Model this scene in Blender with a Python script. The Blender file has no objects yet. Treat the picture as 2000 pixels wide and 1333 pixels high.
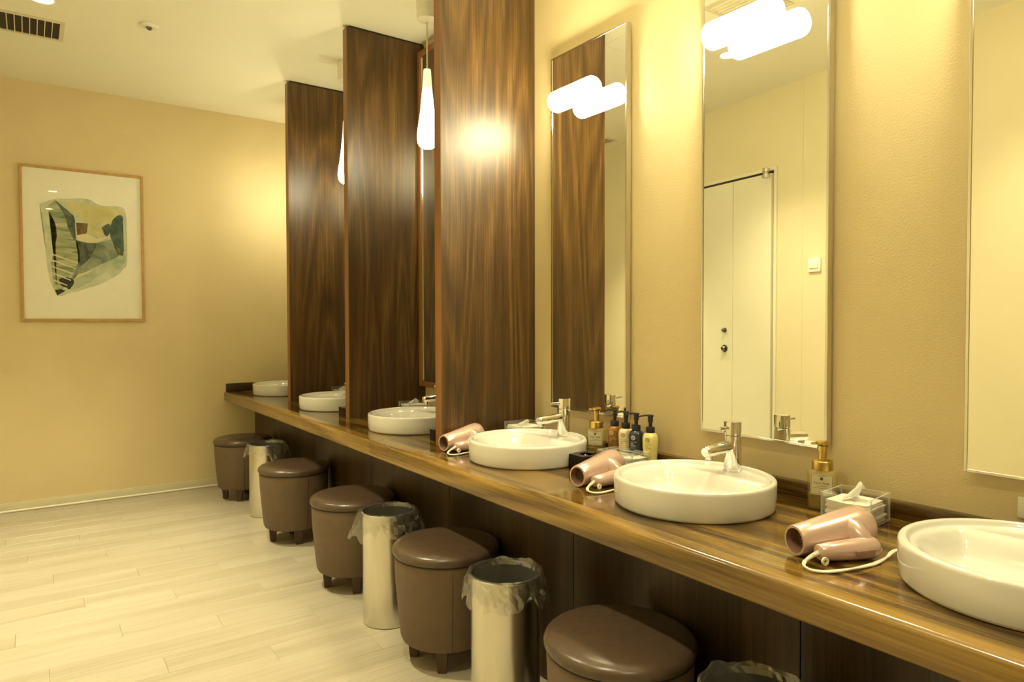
import bpy, bmesh, math, random
from mathutils import Vector, Matrix, noise
random.seed(7)
SC = bpy.context.scene
COL = SC.collection
PI = math.pi

# ------------------------------------------------------------------ camera
YAW, PITCH, ROLL, FPX = 0.6157, -0.0245, -0.0019, 1332.0
cam_d = bpy.data.cameras.new('camera'); cam = bpy.data.objects.new('camera', cam_d); COL.objects.link(cam)
cam_d.sensor_width = 36.0; cam_d.lens = FPX * 36.0 / 2000.0; cam_d.clip_start = 0.02
_f = Vector((math.sin(YAW)*math.cos(PITCH), math.cos(YAW)*math.cos(PITCH), math.sin(PITCH)))
_r = Vector((math.cos(YAW), -math.sin(YAW), 0)); _u = _r.cross(_f)
_r2 = _r*math.cos(ROLL) + _u*math.sin(ROLL); _u2 = -_r*math.sin(ROLL) + _u*math.cos(ROLL)
M = Matrix((_r2, _u2, -_f)).transposed().to_4x4(); M.translation = Vector((-1.851, 0.0, 1.2106))
cam.matrix_world = M
SC.camera = cam

# ------------------------------------------------------------------ world, exposure, lights
w = bpy.data.worlds.new('world'); SC.world = w; w.use_nodes = True
w.node_tree.nodes['Background'].inputs[0].default_value = (1, .85, .55, 1)
w.node_tree.nodes['Background'].inputs[1].default_value = 0.02
SC.view_settings.view_transform = 'Standard'; SC.view_settings.look = 'None'
SC.view_settings.gamma = 1.0; SC.view_settings.use_curve_mapping = False
SC.view_settings.exposure = 1.90
SC.cycles.max_bounces = 8; SC.cycles.diffuse_bounces = 4; SC.cycles.glossy_bounces = 4
SC.cycles.transparent_max_bounces = 16; SC.cycles.sample_clamp_indirect = 8.0
SC.cycles.blur_glossy = 0.5
WARM = (1.0, 0.885, 0.53)        # the colour of every lamp in the room
LAMP_E = 25.0                   # mirror tubes
PEND_E = 14.0                   # pendant glasses
DOWN_W = 100.0                   # recessed downlights

# ------------------------------------------------------------------ materials
def nt(m):
    m.use_nodes = True
    return m.node_tree, m.node_tree.nodes['Principled BSDF']
def N(t, typ, **kw):
    n = t.nodes.new(typ)
    for k, v in kw.items(): setattr(n, k, v)
    return n
def ramp(t, stops):
    r = t.nodes.new('ShaderNodeValToRGB'); e = r.color_ramp.elements
    while len(e) < len(stops): e.new(0.5)
    for i, (p, c) in enumerate(stops):
        e[i].position = p; e[i].color = (*c, 1)
    return r
def noise_tex(t, scale, detail=4, rough=.55, dist=0, vec=None):
    n = N(t, 'ShaderNodeTexNoise'); n.inputs['Scale'].default_value = scale
    n.inputs['Detail'].default_value = detail; n.inputs['Roughness'].default_value = rough
    n.inputs['Distortion'].default_value = dist
    if vec is not None: t.links.new(vec, n.inputs['Vector'])
    return n
def mapping(t, scale, coord='Object', rot=(0,0,0), loc=(0,0,0)):
    tc = N(t, 'ShaderNodeTexCoord'); mp = N(t, 'ShaderNodeMapping')
    mp.inputs['Scale'].default_value = scale; mp.inputs['Rotation'].default_value = rot; mp.inputs['Location'].default_value = loc
    t.links.new(tc.outputs[coord], mp.inputs['Vector'])
    return mp.outputs['Vector']
def bump(t, b, fac, strength, dist):
    bp = N(t, 'ShaderNodeBump'); bp.inputs['Strength'].default_value = strength; bp.inputs['Distance'].default_value = dist
    t.links.new(fac, bp.inputs['Height']); t.links.new(bp.outputs[0], b.inputs['Normal'])
MATS = {}
def paint(name, col, rough=.5, var=.06, scale=8, metal=0, spec=.5, bmp=0, bscale=300, bdist=.002, coat=0, coat_r=.05, trans=0, sss=0):
    m = bpy.data.materials.new(name); t, b = nt(m)
    v = mapping(t, (1,1,1)); n = noise_tex(t, scale, vec=v)
    c0 = tuple(max(0, x*(1-var)) for x in col); c1 = tuple(min(1, x*(1+var)) for x in col)
    r = ramp(t, [(.3, c0), (.7, c1)]); t.links.new(n.outputs['Fac'], r.inputs[0]); t.links.new(r.outputs[0], b.inputs['Base Color'])
    b.inputs['Roughness'].default_value = rough; b.inputs['Metallic'].default_value = metal
    b.inputs['Specular IOR Level'].default_value = spec
    b.inputs['Coat Weight'].default_value = coat; b.inputs['Coat Roughness'].default_value = coat_r
    if trans: b.inputs['Transmission Weight'].default_value = trans
    if sss: b.inputs['Subsurface Weight'].default_value = sss; b.inputs['Subsurface Radius'].default_value = (.01,.008,.005)
    if bmp:
        n2 = noise_tex(t, bscale, 3, vec=v); bump(t, b, n2.outputs['Fac'], bmp, bdist)
    MATS[name] = m
    return m
def wood(name, dark, mid, light, axis, rough, ringscale=9, coat=0, coat_r=.1, figure=1.0, fine=1.0, spec=.5):
    """straight-grained veneer with cathedral figure; axis = direction of the grain"""
    m = bpy.data.materials.new(name); t, b = nt(m)
    oi = N(t, 'ShaderNodeObjectInfo'); tc = N(t, 'ShaderNodeTexCoord')
    off = N(t, 'ShaderNodeVectorMath', operation='SCALE'); off.inputs[3].default_value = 7.0
    cmb = N(t, 'ShaderNodeCombineXYZ')
    for i in range(3): t.links.new(oi.outputs['Random'], cmb.inputs[i])
    t.links.new(cmb.outputs[0], off.inputs[0])
    add = N(t, 'ShaderNodeVectorMath', operation='ADD'); t.links.new(tc.outputs['Object'], add.inputs[0]); t.links.new(off.outputs[0], add.inputs[1])
    def mp(s_along, s_across):
        n = N(t, 'ShaderNodeMapping'); s = [s_across]*3; s['xyz'.index(axis)] = s_along
        n.inputs['Scale'].default_value = s; t.links.new(add.outputs[0], n.inputs['Vector']); return n.outputs['Vector']
    big = noise_tex(t, 1.0, 1.5, .45, .25, mp(.42, 4.6))
    mul = N(t, 'ShaderNodeMath', operation='MULTIPLY'); mul.inputs[1].default_value = ringscale; t.links.new(big.outputs['Fac'], mul.inputs[0])
    fr = N(t, 'ShaderNodeMath', operation='PINGPONG'); fr.inputs[1].default_value = 1.0; t.links.new(mul.outputs[0], fr.inputs[0])
    fib = noise_tex(t, 1.0, 6, .65, .2, mp(4.5, 170*fine))
    fib2 = noise_tex(t, 1.0, 4, .65, .3, mp(1.0, 60))
    mx = N(t, 'ShaderNodeMath', operation='MULTIPLY_ADD'); mx.inputs[1].default_value = .42*figure; t.links.new(fr.outputs[0], mx.inputs[0]); 
    m2 = N(t, 'ShaderNodeMath', operation='MULTIPLY'); m2.inputs[1].default_value = .68; t.links.new(fib.outputs['Fac'], m2.inputs[0])
    t.links.new(m2.outputs[0], mx.inputs[2])
    m3 = N(t, 'ShaderNodeMath', operation='MULTIPLY_ADD'); m3.inputs[1].default_value = .5; t.links.new(fib2.outputs['Fac'], m3.inputs[0]); t.links.new(mx.outputs[0], m3.inputs[2])
    r = ramp(t, [(.46, dark), (.70, mid), (1.0, light)]); t.links.new(m3.outputs[0], r.inputs[0])
    t.links.new(r.outputs[0], b.inputs['Base Color'])
    b.inputs['Roughness'].default_value = rough; b.inputs['Coat Weight'].default_value = coat; b.inputs['Coat Roughness'].default_value = coat_r
    b.inputs['Specular IOR Level'].default_value = spec
    bump(t, b, fib.outputs['Fac'], .06, .001)
    MATS[name] = m
    return m
def clear(name, tint, refl=1.0, haze=0.0, rough=.02, haze_col=(1,1,1), ior=1.47):
    """thin clear plastic / glass sheet: transparent with fresnel gloss and a trace of haze"""
    m = bpy.data.materials.new(name); m.use_nodes = True; t = m.node_tree; t.nodes.clear()
    out = N(t, 'ShaderNodeOutputMaterial'); tr = N(t, 'ShaderNodeBsdfTransparent'); gl = N(t, 'ShaderNodeBsdfGlossy'); df = N(t, 'ShaderNodeBsdfDiffuse')
    v = mapping(t, (1,1,1)); n = noise_tex(t, 30, 3, vec=v); r = ramp(t, [(.2, tuple(x*.985 for x in tint)), (.8, tint)])
    t.links.new(n.outputs['Fac'], r.inputs[0]); t.links.new(r.outputs[0], tr.inputs[0])
    df.inputs[0].default_value = (*haze_col, 1); gl.inputs['Roughness'].default_value = rough
    m1 = N(t, 'ShaderNodeMixShader'); m1.inputs[0].default_value = haze; t.links.new(tr.outputs[0], m1.inputs[1]); t.links.new(df.outputs[0], m1.inputs[2])
    lw = N(t, 'ShaderNodeLayerWeight'); lw.inputs[0].default_value = .5     # Schlick curve, the same from both sides of the sheet
    pw = N(t, 'ShaderNodeMath', operation='POWER'); pw.inputs[1].default_value = 5.0; t.links.new(lw.outputs['Facing'], pw.inputs[0])
    ml = N(t, 'ShaderNodeMath', operation='MULTIPLY_ADD'); ml.inputs[1].default_value = .8; ml.inputs[2].default_value = .045*refl; ml.use_clamp = True; t.links.new(pw.outputs[0], ml.inputs[0])
    m2 = N(t, 'ShaderNodeMixShader'); t.links.new(ml.outputs[0], m2.inputs[0]); t.links.new(m1.outputs[0], m2.inputs[1]); t.links.new(gl.outputs[0], m2.inputs[2])
    t.links.new(m2.outputs[0], out.inputs[0])
    MATS[name] = m
    return m
def glow(name, strength, col=WARM, zlo=None, zhi=None):
    """lamp glass; with zlo/zhi the bulb sits low in the glass, so the neck gives off less"""
    m = bpy.data.materials.new(name); t, b = nt(m)
    b.inputs['Base Color'].default_value = (.85, .82, .72, 1); b.inputs['Roughness'].default_value = .25
    b.inputs['Emission Color'].default_value = (*col, 1); b.inputs['Emission Strength'].default_value = strength
    if zlo is not None:
        tc = N(t, 'ShaderNodeTexCoord'); sp = N(t, 'ShaderNodeSeparateXYZ'); t.links.new(tc.outputs['Object'], sp.inputs[0])
        mr = N(t, 'ShaderNodeMapRange', interpolation_type='SMOOTHERSTEP'); mr.inputs[1].default_value = zlo; mr.inputs[2].default_value = zhi
        mr.inputs[3].default_value = strength; mr.inputs[4].default_value = strength*.015
        t.links.new(sp.outputs[2], mr.inputs[0]); t.links.new(mr.outputs[0], b.inputs['Emission Strength'])
    MATS[name] = m
    return m

paint('wall', (.73,.61,.36), .5, .03, 3, spec=.3, bmp=.36, bscale=190, bdist=.0018)
paint('wall_door', (.70,.63,.405), .5, .02, 3, spec=.4, bmp=.1, bscale=260, bdist=.001)
paint('ceiling', (.86,.84,.70), .75, .015, 2, spec=.2)
paint('white_paint', (.73,.70,.525), .35, .015, 3)
paint('dark_gap', (.03,.02,.012), .7)
paint('baseboard', (.66,.62,.45), .5, .03)
paint('bead', (.9,.86,.72), .35, .02)
paint('ceramic', (.74,.725,.69), .08, .01, 4, spec=.6, coat=.4, coat_r=.03)
paint('chrome', (.80,.79,.76), .06, .01, 10, metal=1)
paint('steel', (.70,.67,.60), .24, .06, 3, metal=1)
paint('steel_frame', (.72,.70,.66), .16, .03, 3, metal=1)
paint('mirror_glass', (.90,.90,.84), .0, .003, 2, metal=1)
paint('dark_metal', (.20,.18,.15), .3, .1, 10, metal=1)
paint('leather', (.080,.052,.033), .27, .08, 40, spec=.55, bmp=.15, bscale=420, bdist=.0012)
paint('leather_body', (.125,.084,.050), .55, .07, 30, spec=.4, bmp=.25, bscale=420, bdist=.001)
paint('leather_seam', (.03,.019,.012), .6)
paint('pink_plastic', (.60,.43,.37), .24, .03, 10, metal=.3, spec=.6, coat=.5, coat_r=.08)
paint('pink_dark', (.26,.15,.11), .4, .05)
paint('black_plastic', (.018,.015,.013), .35, .1, spec=.45)
paint('cord', (.80,.74,.62), .45, .03)
paint('tissue', (.90,.88,.82), .9, .03, 40, spec=.1, bmp=.2, bscale=120, bdist=.002)
paint('gold', (.60,.43,.12), .33, .05, 20, metal=1)
paint('label', (.93,.88,.66), .6, .02)
paint('ink', (.09,.06,.02), .6)
paint('ink_white', (.80,.76,.62), .6)
paint('amber', (.42,.19,.022), .12, .15, 20, spec=.6, trans=.35, coat=.4)
paint('cream_lotion', (.80,.68,.42), .22, .03, 10, coat=.3)
paint('blue_bottle', (.018,.030,.055), .16, .1, 10, coat=.4)
paint('yellow_lotion', (.80,.72,.30), .22, .03, 10, coat=.3, sss=.1)
paint('soap_liquid', (.42,.30,.03), .12, .25, 60, trans=.4)
paint('oak_frame', (.52,.31,.11), .4, .12, 20)
paint('paper', (.94,.92,.82), .8, .015, 4, spec=.15)
paint('white_plastic', (.86,.83,.74), .35, .02)
paint('pendant_cord', (.72,.66,.48), .5, .03)
paint('vent_metal', (.70,.64,.46), .45, .03)
paint('dark_stain', (.07,.035,.018), .4, .2, 20)
wood('wood_partition', (.030,.0135,.0027), (.074,.0355,.0066), (.195,.105,.025), 'z', .41, 24, spec=.62, figure=.5)
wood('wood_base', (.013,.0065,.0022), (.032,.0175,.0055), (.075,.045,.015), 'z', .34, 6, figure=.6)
wood('wood_counter', (.010,.0045,.0008), (.066,.034,.0058), (.25,.145,.032), 'y', .14, 12, coat=.25, coat_r=.05, figure=.85)
wood('wood_nosing', (.062,.0305,.0045), (.160,.089,.0145), (.30,.18,.040), 'y', .22, 11, coat=.3, coat_r=.08)
wood('wood_edge', (.19,.080,.025), (.25,.112,.036), (.31,.150,.050), 'z', .38, 3, figure=.4)
wood('floor_plank', (.34,.295,.205), (.43,.385,.295), (.50,.46,.375), 'x', .33, 6, figure=.45, spec=.4)
clear('acrylic', (.985,.985,.97), 1.6, .03)
clear('acrylic_edge', (.85,.84,.78), 3.0, .45, .12)
clear('smoke_edge', (.15,.09,.05), 2.5, .4, .12, haze_col=(.10,.06,.035))
clear('acrylic_smoke', (.20,.12,.075), 1.0, .03, haze_col=(.2,.13,.08))
clear('bag', (.955,.95,.935), 3.6, .04, .06)
clear('bottle_clear', (.95,.90,.62), 1.4, .10, haze_col=(.9,.82,.45))
clear('picture_glass', (1.0,1.0,.99), .5, .0, .01)
glow('tube_glow', LAMP_E)
glow('pendant_glow', PEND_E, zlo=-.61, zhi=-.425)
glow('downlight_glow', 14.0)
mt = MATS

# ------------------------------------------------------------------ mesh helpers
class MB:
    def __init__(s): s.bm = bmesh.new(); s.mi = 0
    def _faces(s, fs):
        for f in fs: f.material_index = s.mi
        return s
    def box(s, a, b, bev=0, seg=2):
        r = bmesh.ops.create_cube(s.bm, size=1.0)
        vs = r['verts']
        for v in vs:
            v.co = Vector([a[i] + (v.co[i]+.5)*(b[i]-a[i]) for i in range(3)])
        fs = list({f for v in vs for f in v.link_faces})
        s._faces(fs)
        if bev:
            es = list({e for v in vs for e in v.link_edges})
            r = bmesh.ops.bevel(s.bm, geom=es, offset=bev, segments=seg, affect='EDGES', profile=.5)
            s._faces(r['faces'])
        return s
    def ring(s, pts):
        return [s.bm.verts.new(p) for p in pts]
    def loft(s, rings, cap0=True, cap1=True, closed=True):
        rs = [s.ring(r) for r in rings]; n = len(rs[0]); fs = []
        for A, B in zip(rs, rs[1:]):
            for i in range(n if closed else n-1):
                j = (i+1) % n
                fs.append(s.bm.faces.new((A[i], A[j], B[j], B[i])))
        if cap0: fs.append(s.bm.faces.new(rs[0][::-1]))
        if cap1: fs.append(s.bm.faces.new(rs[-1]))
        return s._faces(fs)
    def lathe(s, prof, n=48, c=(0,0,0), cap0=True, cap1=True):
        return s.loft([[(c[0]+r*math.cos(2*PI*i/n), c[1]+r*math.sin(2*PI*i/n), c[2]+z) for i in range(n)] for r, z in prof], cap0, cap1)
    def tube(s, path, r, n=12, cap=True):
        path = [Vector(p) for p in path]; rr = r if isinstance(r, (list, tuple)) else [r]*len(path)
        rings = []; up = None
        for i, p in enumerate(path):
            d = (path[min(i+1, len(path)-1)] - path[max(i-1, 0)]).normalized()
            if up is None:
                up = Vector((0,0,1)) if abs(d.z) < .9 else Vector((1,0,0))
            a = d.cross(up).normalized(); up = a.cross(d).normalized()
            rings.append([p + a*math.cos(2*PI*k/n)*rr[i] + up*math.sin(2*PI*k/n)*rr[i] for k in range(n)])
        return s.loft(rings, cap, cap)
    def poly(s, pts):
        return s._faces([s.bm.faces.new(s.ring(pts))])
    def build(s, name, mat, parent=None, smooth=35, loc=None, rotz=0):
        bmesh.ops.recalc_face_normals(s.bm, faces=s.bm.faces)
        me = bpy.data.meshes.new(name); s.bm.to_mesh(me); s.bm.free()
        for k in (mat if isinstance(mat, (list, tuple)) else [mat]): me.materials.append(mt[k])
        if smooth:
            me.polygons.foreach_set('use_smooth', [True]*len(me.polygons)); me.set_sharp_from_angle(angle=math.radians(smooth))
        o = bpy.data.objects.new(name, me); COL.objects.link(o)
        if parent is not None: o.parent = parent
        if loc is not None: o.location = loc
        o.rotation_euler.z = rotz
        return o
def tag(o, label=None, cat=None, group=None, kind=None):
    if label: o['label'] = label
    if cat: o['category'] = cat
    if group: o['group'] = group
    if kind: o['kind'] = kind
    return o
def thing(name, label, cat, loc=(0,0,0), rotz=0, group=None):
    o = bpy.data.objects.new(name, None); COL.objects.link(o); o.empty_display_size = .05
    o.location = loc; o.rotation_euler = (0,0,rotz)
    return tag(o, label, cat, group)
def dup(root, loc, rotz=0, label=None):
    r = root.copy(); COL.objects.link(r); r.location = loc; r.rotation_euler = (0,0,rotz)
    if label: r['label'] = label
    for ch in list(root.children):
        c = ch.copy(); COL.objects.link(c); c.parent = r
        for g in list(ch.children):
            d = g.copy(); COL.objects.link(d); d.parent = c
    return r
def curve_pts(pts, n=10):
    """Catmull-Rom through points"""
    P = [Vector(p) for p in pts]; P = [P[0]*2-P[1]] + P + [P[-1]*2-P[-2]]; out = []
    for i in range(1, len(P)-2):
        for k in range(n):
            t = k/n; a, b, c, d = P[i-1], P[i], P[i+1], P[i+2]
            out.append(.5*((2*b) + (c-a)*t + (2*a-5*b+4*c-d)*t*t + (3*b-a-3*c+d)*t**3))
    out.append(P[-2]); return out
def text_into(mb, lines, place):
    """flat lettering: every vertex of the glyph outlines goes through place(s, t) -> 3D"""
    for body, size, s0, t0, al in lines:
        cu = bpy.data.curves.new('lettering', 'FONT'); cu.body = body; cu.size = size; cu.align_x = al; cu.resolution_u = 2
        ob = bpy.data.objects.new('lettering', cu); me = bpy.data.meshes.new_from_object(ob)
        vs = [mb.bm.verts.new(place(v.co.x + s0, v.co.y + t0)) for v in me.vertices]
        for p in me.polygons:
            try: f = mb.bm.faces.new([vs[i] for i in p.vertices]); f.material_index = mb.mi
            except ValueError: pass
        bpy.data.objects.remove(ob); bpy.data.curves.remove(cu); bpy.data.meshes.remove(me)

# ------------------------------------------------------------------ room shell
H, YE, YB = 2.8, 5.46, -1.6
WD0, WDS = -2.04, -.105                       # door wall: x = WD0 + WDS*y
def wdx(y): return WD0 + WDS*y
YJ, XL = .85, -3.3
outline = [(0, YB), (0, YE), (wdx(YE), YE), (wdx(YJ), YJ), (XL, YJ), (XL, YB)]
m = MB(); m.loft([[(x, y, H) for x, y in outline], [(x, y, H+.06) for x, y in outline]]); m.build('ceiling', 'ceiling', smooth=0)['kind'] = 'structure'
def wall(name, p, q, mat, th=.08):
    p = Vector((*p, 0)); q = Vector((*q, 0)); d = (q-p).normalized(); nrm = Vector((-d.y, d.x, 0))   # outward
    m = MB(); m.loft([[p+Vector((0,0,z)), q+Vector((0,0,z)), q+nrm*th+Vector((0,0,z)), p+nrm*th+Vector((0,0,z))] for z in (0, H)])
    o = m.build(name, mat, smooth=0); o['kind'] = 'structure'; return o
wall('wall_vanity', (0, YE), (0, YB), 'wall'); wall('wall_end', (wdx(YE), YE), (0, YE), 'wall')
wall('wall_door', (wdx(YJ), YJ), (wdx(YE), YE), 'wall_door'); wall('wall_return', (XL, YJ), (wdx(YJ), YJ), 'wall_door')
wall('wall_left', (XL, YB), (XL, YJ), 'wall_door'); wall('wall_back', (0, YB), (XL, YB), 'wall_door')
# floor: a screed with planks laid on it, grain across the room
fl = thing('floor', None, None); fl['kind'] = 'structure'
m = MB(); m.loft([[(x, y, z) for x, y in outline] for z in (-.08, -.012)]); m.build('subfloor', 'dark_gap', fl, smooth=0)
PW, PLN = .136, .92
m = MB(); m.box((0, 0, -.012), (PLN-.0006, PW-.0006, 0), .0008, 1); proto = m.build('plank', 'floor_plank', fl)
proto_used = False; rowi = 0; y = YE - PW
while y > YB - PW:
    xl = min(wdx(y), wdx(y+PW)) if y > YJ - .05 else XL
    xs = 0 - PLN + PLN*((rowi*0.37) % 1.0)
    while xs > xl - PLN + .02:
        if xs + PLN > xl:
            if not proto_used: o = proto; proto_used = True
            else: o = proto.copy(); COL.objects.link(o)
            o.location = (xs, y, 0)
        xs -= PLN
    rowi += 1; y -= PW
# baseboard and white bead on the end wall
m = MB(); m.box((wdx(YE)+.02, YE-.010, .0), (-.02, YE, .060), .002); m.build('baseboard_end', 'baseboard')['kind'] = 'structure'
m = MB(); m.tube([(wdx(YE)+.02, YE-.017, .0075), (-.02, YE-.017, .0075)], .0075, 10); m.build('trim_1', 'bead')['kind'] = 'structure'
bb = MB(); d = Vector((WDS, 1, 0)).normalized(); nn = Vector((1, -WDS, 0)).normalized()
def wp(y, off, z): return Vector((wdx(y), y, 0)) + nn*off + Vector((0,0,z))
for (ya, yb) in ((YJ+.0, 2.72), (3.52, YE-.03)):
    bb.loft([[wp(ya, 0, z), wp(yb, 0, z), wp(yb, .01, z), wp(ya, .01, z)] for z in (0, .06)])
bb.build('baseboard_door', 'baseboard', smooth=0)['kind'] = 'structure'
# door on the slanted wall (seen in the mirrors)
dr = thing('door_1', None, None); dr['kind'] = 'structure'
def slab(ya, yb, z0, z1, o0, o1): 
    m = MB(); m.loft([[wp(ya, o0, z), wp(yb, o0, z), wp(yb, o1, z), wp(ya, o1, z)] for z in (z0, z1)]); return m
slab(2.76, 3.088, .01, 2.228, .004, .028).build('door_leaf', 'white_paint', dr, smooth=0)
slab(3.092, 3.46, .01, 2.228, .004, .028).build('door_leaf', 'white_paint', dr, smooth=0)
slab(2.75, 3.47, 2.230, 2.246, .001, .012).build('header_gap', 'dark_gap', dr, smooth=0)
m = slab(2.728, 2.75, 0, 2.270, .0, .014); m.build('frame_post', 'white_paint', dr, smooth=0)
slab(3.47, 3.492, 0, 2.270, .0, .014).build('frame_post', 'white_paint', dr, smooth=0)
slab(2.75, 3.47, 2.248, 2.270, .0, .014).build('frame_head', 'white_paint', dr, smooth=0)
m = MB(); c0 = wp(2.785, .050, 2.195); m.lathe([(.022, 0), (.025, .004), (.025, .026), (.017, .030), (.017, .036), (.025, .040), (.025, .062), (.022, .066)], 20, c0); m.build('pivot_hinge', 'steel', dr)
for z, r in ((1.166, .017), (1.033, .026)):
    m = MB(); c0 = wp(3.16, .028, z); m.tube([c0, c0+nn*.006, c0+nn*.006, c0+nn*.02, c0+nn*.03], [r, r, r*.6, r*.75, r*.45], 24); m.build('door_lock' if r < .02 else 'door_knob', 'dark_metal', dr)
# panel joint and switch on the slanted wall
slab(2.533, 2.537, 0, H, 0, .0015).build('trim_2', 'baseboard', smooth=0)['kind'] = 'structure'
sw = thing('wall_switch', 'white square switch plate on the wall right of the white door', 'switch', wp(2.44, 0, 1.585))
sw.rotation_euler = (0, 0, math.atan2(nn.y, nn.x))
m = MB(); m.box((0, -.045, -.045), (.012, .045, .045), .004); m.build('plate', 'white_plastic', sw)
m = MB(); m.box((.012, -.03, -.022), (.018, .03, .022), .003); m.build('rocker', 'bead', sw)

# ------------------------------------------------------------------ vanity base, counter
ZC, ZCB, XC = .706, .640, -.657
XP = -.435
vb = thing('wall_base', None, None); vb['kind'] = 'structure'
ys = [-.72, .082, .872, 1.662, 2.452, 3.242, 4.032, 4.822, YE-.005]
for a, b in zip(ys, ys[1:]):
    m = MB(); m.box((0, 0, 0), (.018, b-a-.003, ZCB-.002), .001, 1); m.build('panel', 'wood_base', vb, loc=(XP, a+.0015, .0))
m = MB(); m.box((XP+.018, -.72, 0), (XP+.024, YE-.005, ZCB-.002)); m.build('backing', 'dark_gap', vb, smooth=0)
vc = thing('vanity_counter', 'long dark wood vanity counter with rounded front edge running along the mirrors', 'counter')
YN = -.75
def nosing(y0, y1):
    prof = [(-.60, ZC)]
    R = .016
    for k in range(7):
        a = PI/2 + PI/2*k/6; prof.append((XC+R+R*math.cos(a), ZC-R+R*math.sin(a)))
    for k in range(5):
        a = PI + PI/2*k/4; prof.append((XC+.008+.008*math.cos(a), ZCB+.008+.008*math.sin(a)))
    prof.append((-.60, ZCB))
    m = MB(); m.loft([[(x, y, z) for x, z in prof] for y in (y0, y1)]); return m
nosing(YN, 2.757).build('front_edge', 'wood_nosing', vc)
nosing(2.7585, YE-.002).build('front_edge', 'wood_nosing', vc)
m = MB(); m.box((-.5995, YN, ZCB+.02), (-.001, 2.757, ZC)); m.build('worktop', 'wood_counter', vc, smooth=0)
m = MB(); m.box((-.5995, 2.7585, ZCB+.02), (-.001, YE-.002, ZC)); m.build('worktop', 'wood_counter', vc, smooth=0)
bsx = -.030
for a, b in ((YN, 2.432), (2.497, 3.470), (3.532, 4.475), (4.537, YE-.025)):
    m = MB(); m.box((bsx, a, ZC+.0006), (-.0005, b, .750), .003); m.build('backsplash', 'wood_counter', vc)
m = MB(); m.box((XC+.012, YE-.023, ZC+.0006), (-.0005, YE-.0005, .766), .002); m.build('backsplash', 'wood_base', vc)

# ------------------------------------------------------------------ partitions
pl = ['tall wood veneer partition nearest to the camera, beside the narrow wall mirror',
      'tall wood veneer partition in the middle of the three on the counter',
      'tall wood veneer partition farthest away, closest to the framed picture']
for (y, x, lab) in ((2.438, -.480, pl[0]), (3.476, -.460, pl[1]), (4.480, -.462, pl[2])):
    t = thing('partition_panel', lab, 'partition', (0, y, ZC), 0, 'wood partitions standing on the vanity counter')
    h = H - ZC
    m = MB(); m.box((x+.003, 0, .0006), (-.0005, .052, h-.012)); m.build('panel', 'wood_partition', t, smooth=0)
    m = MB(); m.box((x, .0005, .0006), (x+.003, .0515, h-.016), .001, 1); m.build('edge_band', 'wood_edge', t)
    m = MB(); m.box((x+.02, .008, h-.012), (-.002, .044, h-.0005)); m.build('shadow_gap', 'dark_gap', t, smooth=0)  # near-black inset strip stands in for the shade between partition and ceiling

# ------------------------------------------------------------------ wall mirrors with tube lamps
ZM0, ZM1 = .856, 2.333
ml = ['narrow steel-framed wall mirror next to the wood partition', 'steel-framed wall mirror above the middle sink, reflecting the white door',
      'steel-framed wall mirror cut off by the right edge of the photo']
ll = ['glowing white tube lamp on the mirror next to the wood partition', 'glowing white tube lamp on the mirror that reflects the white door',
      'glowing white tube lamp on the mirror at the right edge']
XMF = -.030
for i, (ya, yb) in enumerate(((1.836, 2.285), (1.047, 1.488), (.258, .703))):
    yc = (ya+yb)/2; hw = (yb-ya)/2; hz = ZM1-ZM0
    t = thing('wall_mirror', ml[i], 'mirror', (0, yc, ZM0), 0, 'steel-framed mirrors above the sinks')
    m = MB(); m.box((-.022, -hw+.004, .004), (-.008, hw-.004, hz-.004)); m.build('back_panel', 'dark_gap', t, smooth=0)
    m = MB(); m.box((-.0275, -hw+.005, .005), (-.0225, hw-.005, hz-.005)); m.build('glass', 'mirror_glass', t, smooth=0)
    fw = .0075
    for nm, a, b in (('frame_bar', (XMF, -hw, 0), (-.006, -hw+fw, hz)), ('frame_bar', (XMF, hw-fw, 0), (-.006, hw, hz)),
                     ('frame_bar', (XMF, -hw+fw, 0), (-.006, hw-fw, fw)), ('frame_bar', (XMF, -hw+fw, hz-fw), (-.006, hw-fw, hz))):
        m = MB(); m.box(a, b, .0008, 1); m.build(nm, 'steel_frame', t)
    m = MB(); m.box((-.006, -hw+.06, .1), (-.0005, hw-.06, hz-.1)); m.build('wall_bracket', 'dark_gap', t, smooth=0)
    L = thing('mirror_lamp', ll[i], 'wall lamp', (-.094, yc+(.0, .022, .0)[i], 2.110), 0, 'tube lamps mounted on the mirrors')
    r, hl, e = .0425, .130, .026
    prof = [(.012, -hl)]
    for k in range(7): a = PI/2*k/6; prof.append((r-e+e*math.sin(a), -hl+e-e*math.cos(a)))
    prof += [(rr, -z) for rr, z in prof[::-1]]
    m = MB(); m.loft([[(rr*math.cos(2*PI*k/40), z, rr*math.sin(2*PI*k/40)) for k in range(40)] for rr, z in prof]); m.build('tube_shade', 'tube_glow', L)
    m = MB(); m.box((.0385, -.075, -.016), (.0662, .075, .016), .003); m.build('mount', 'white_plastic', L)

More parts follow.
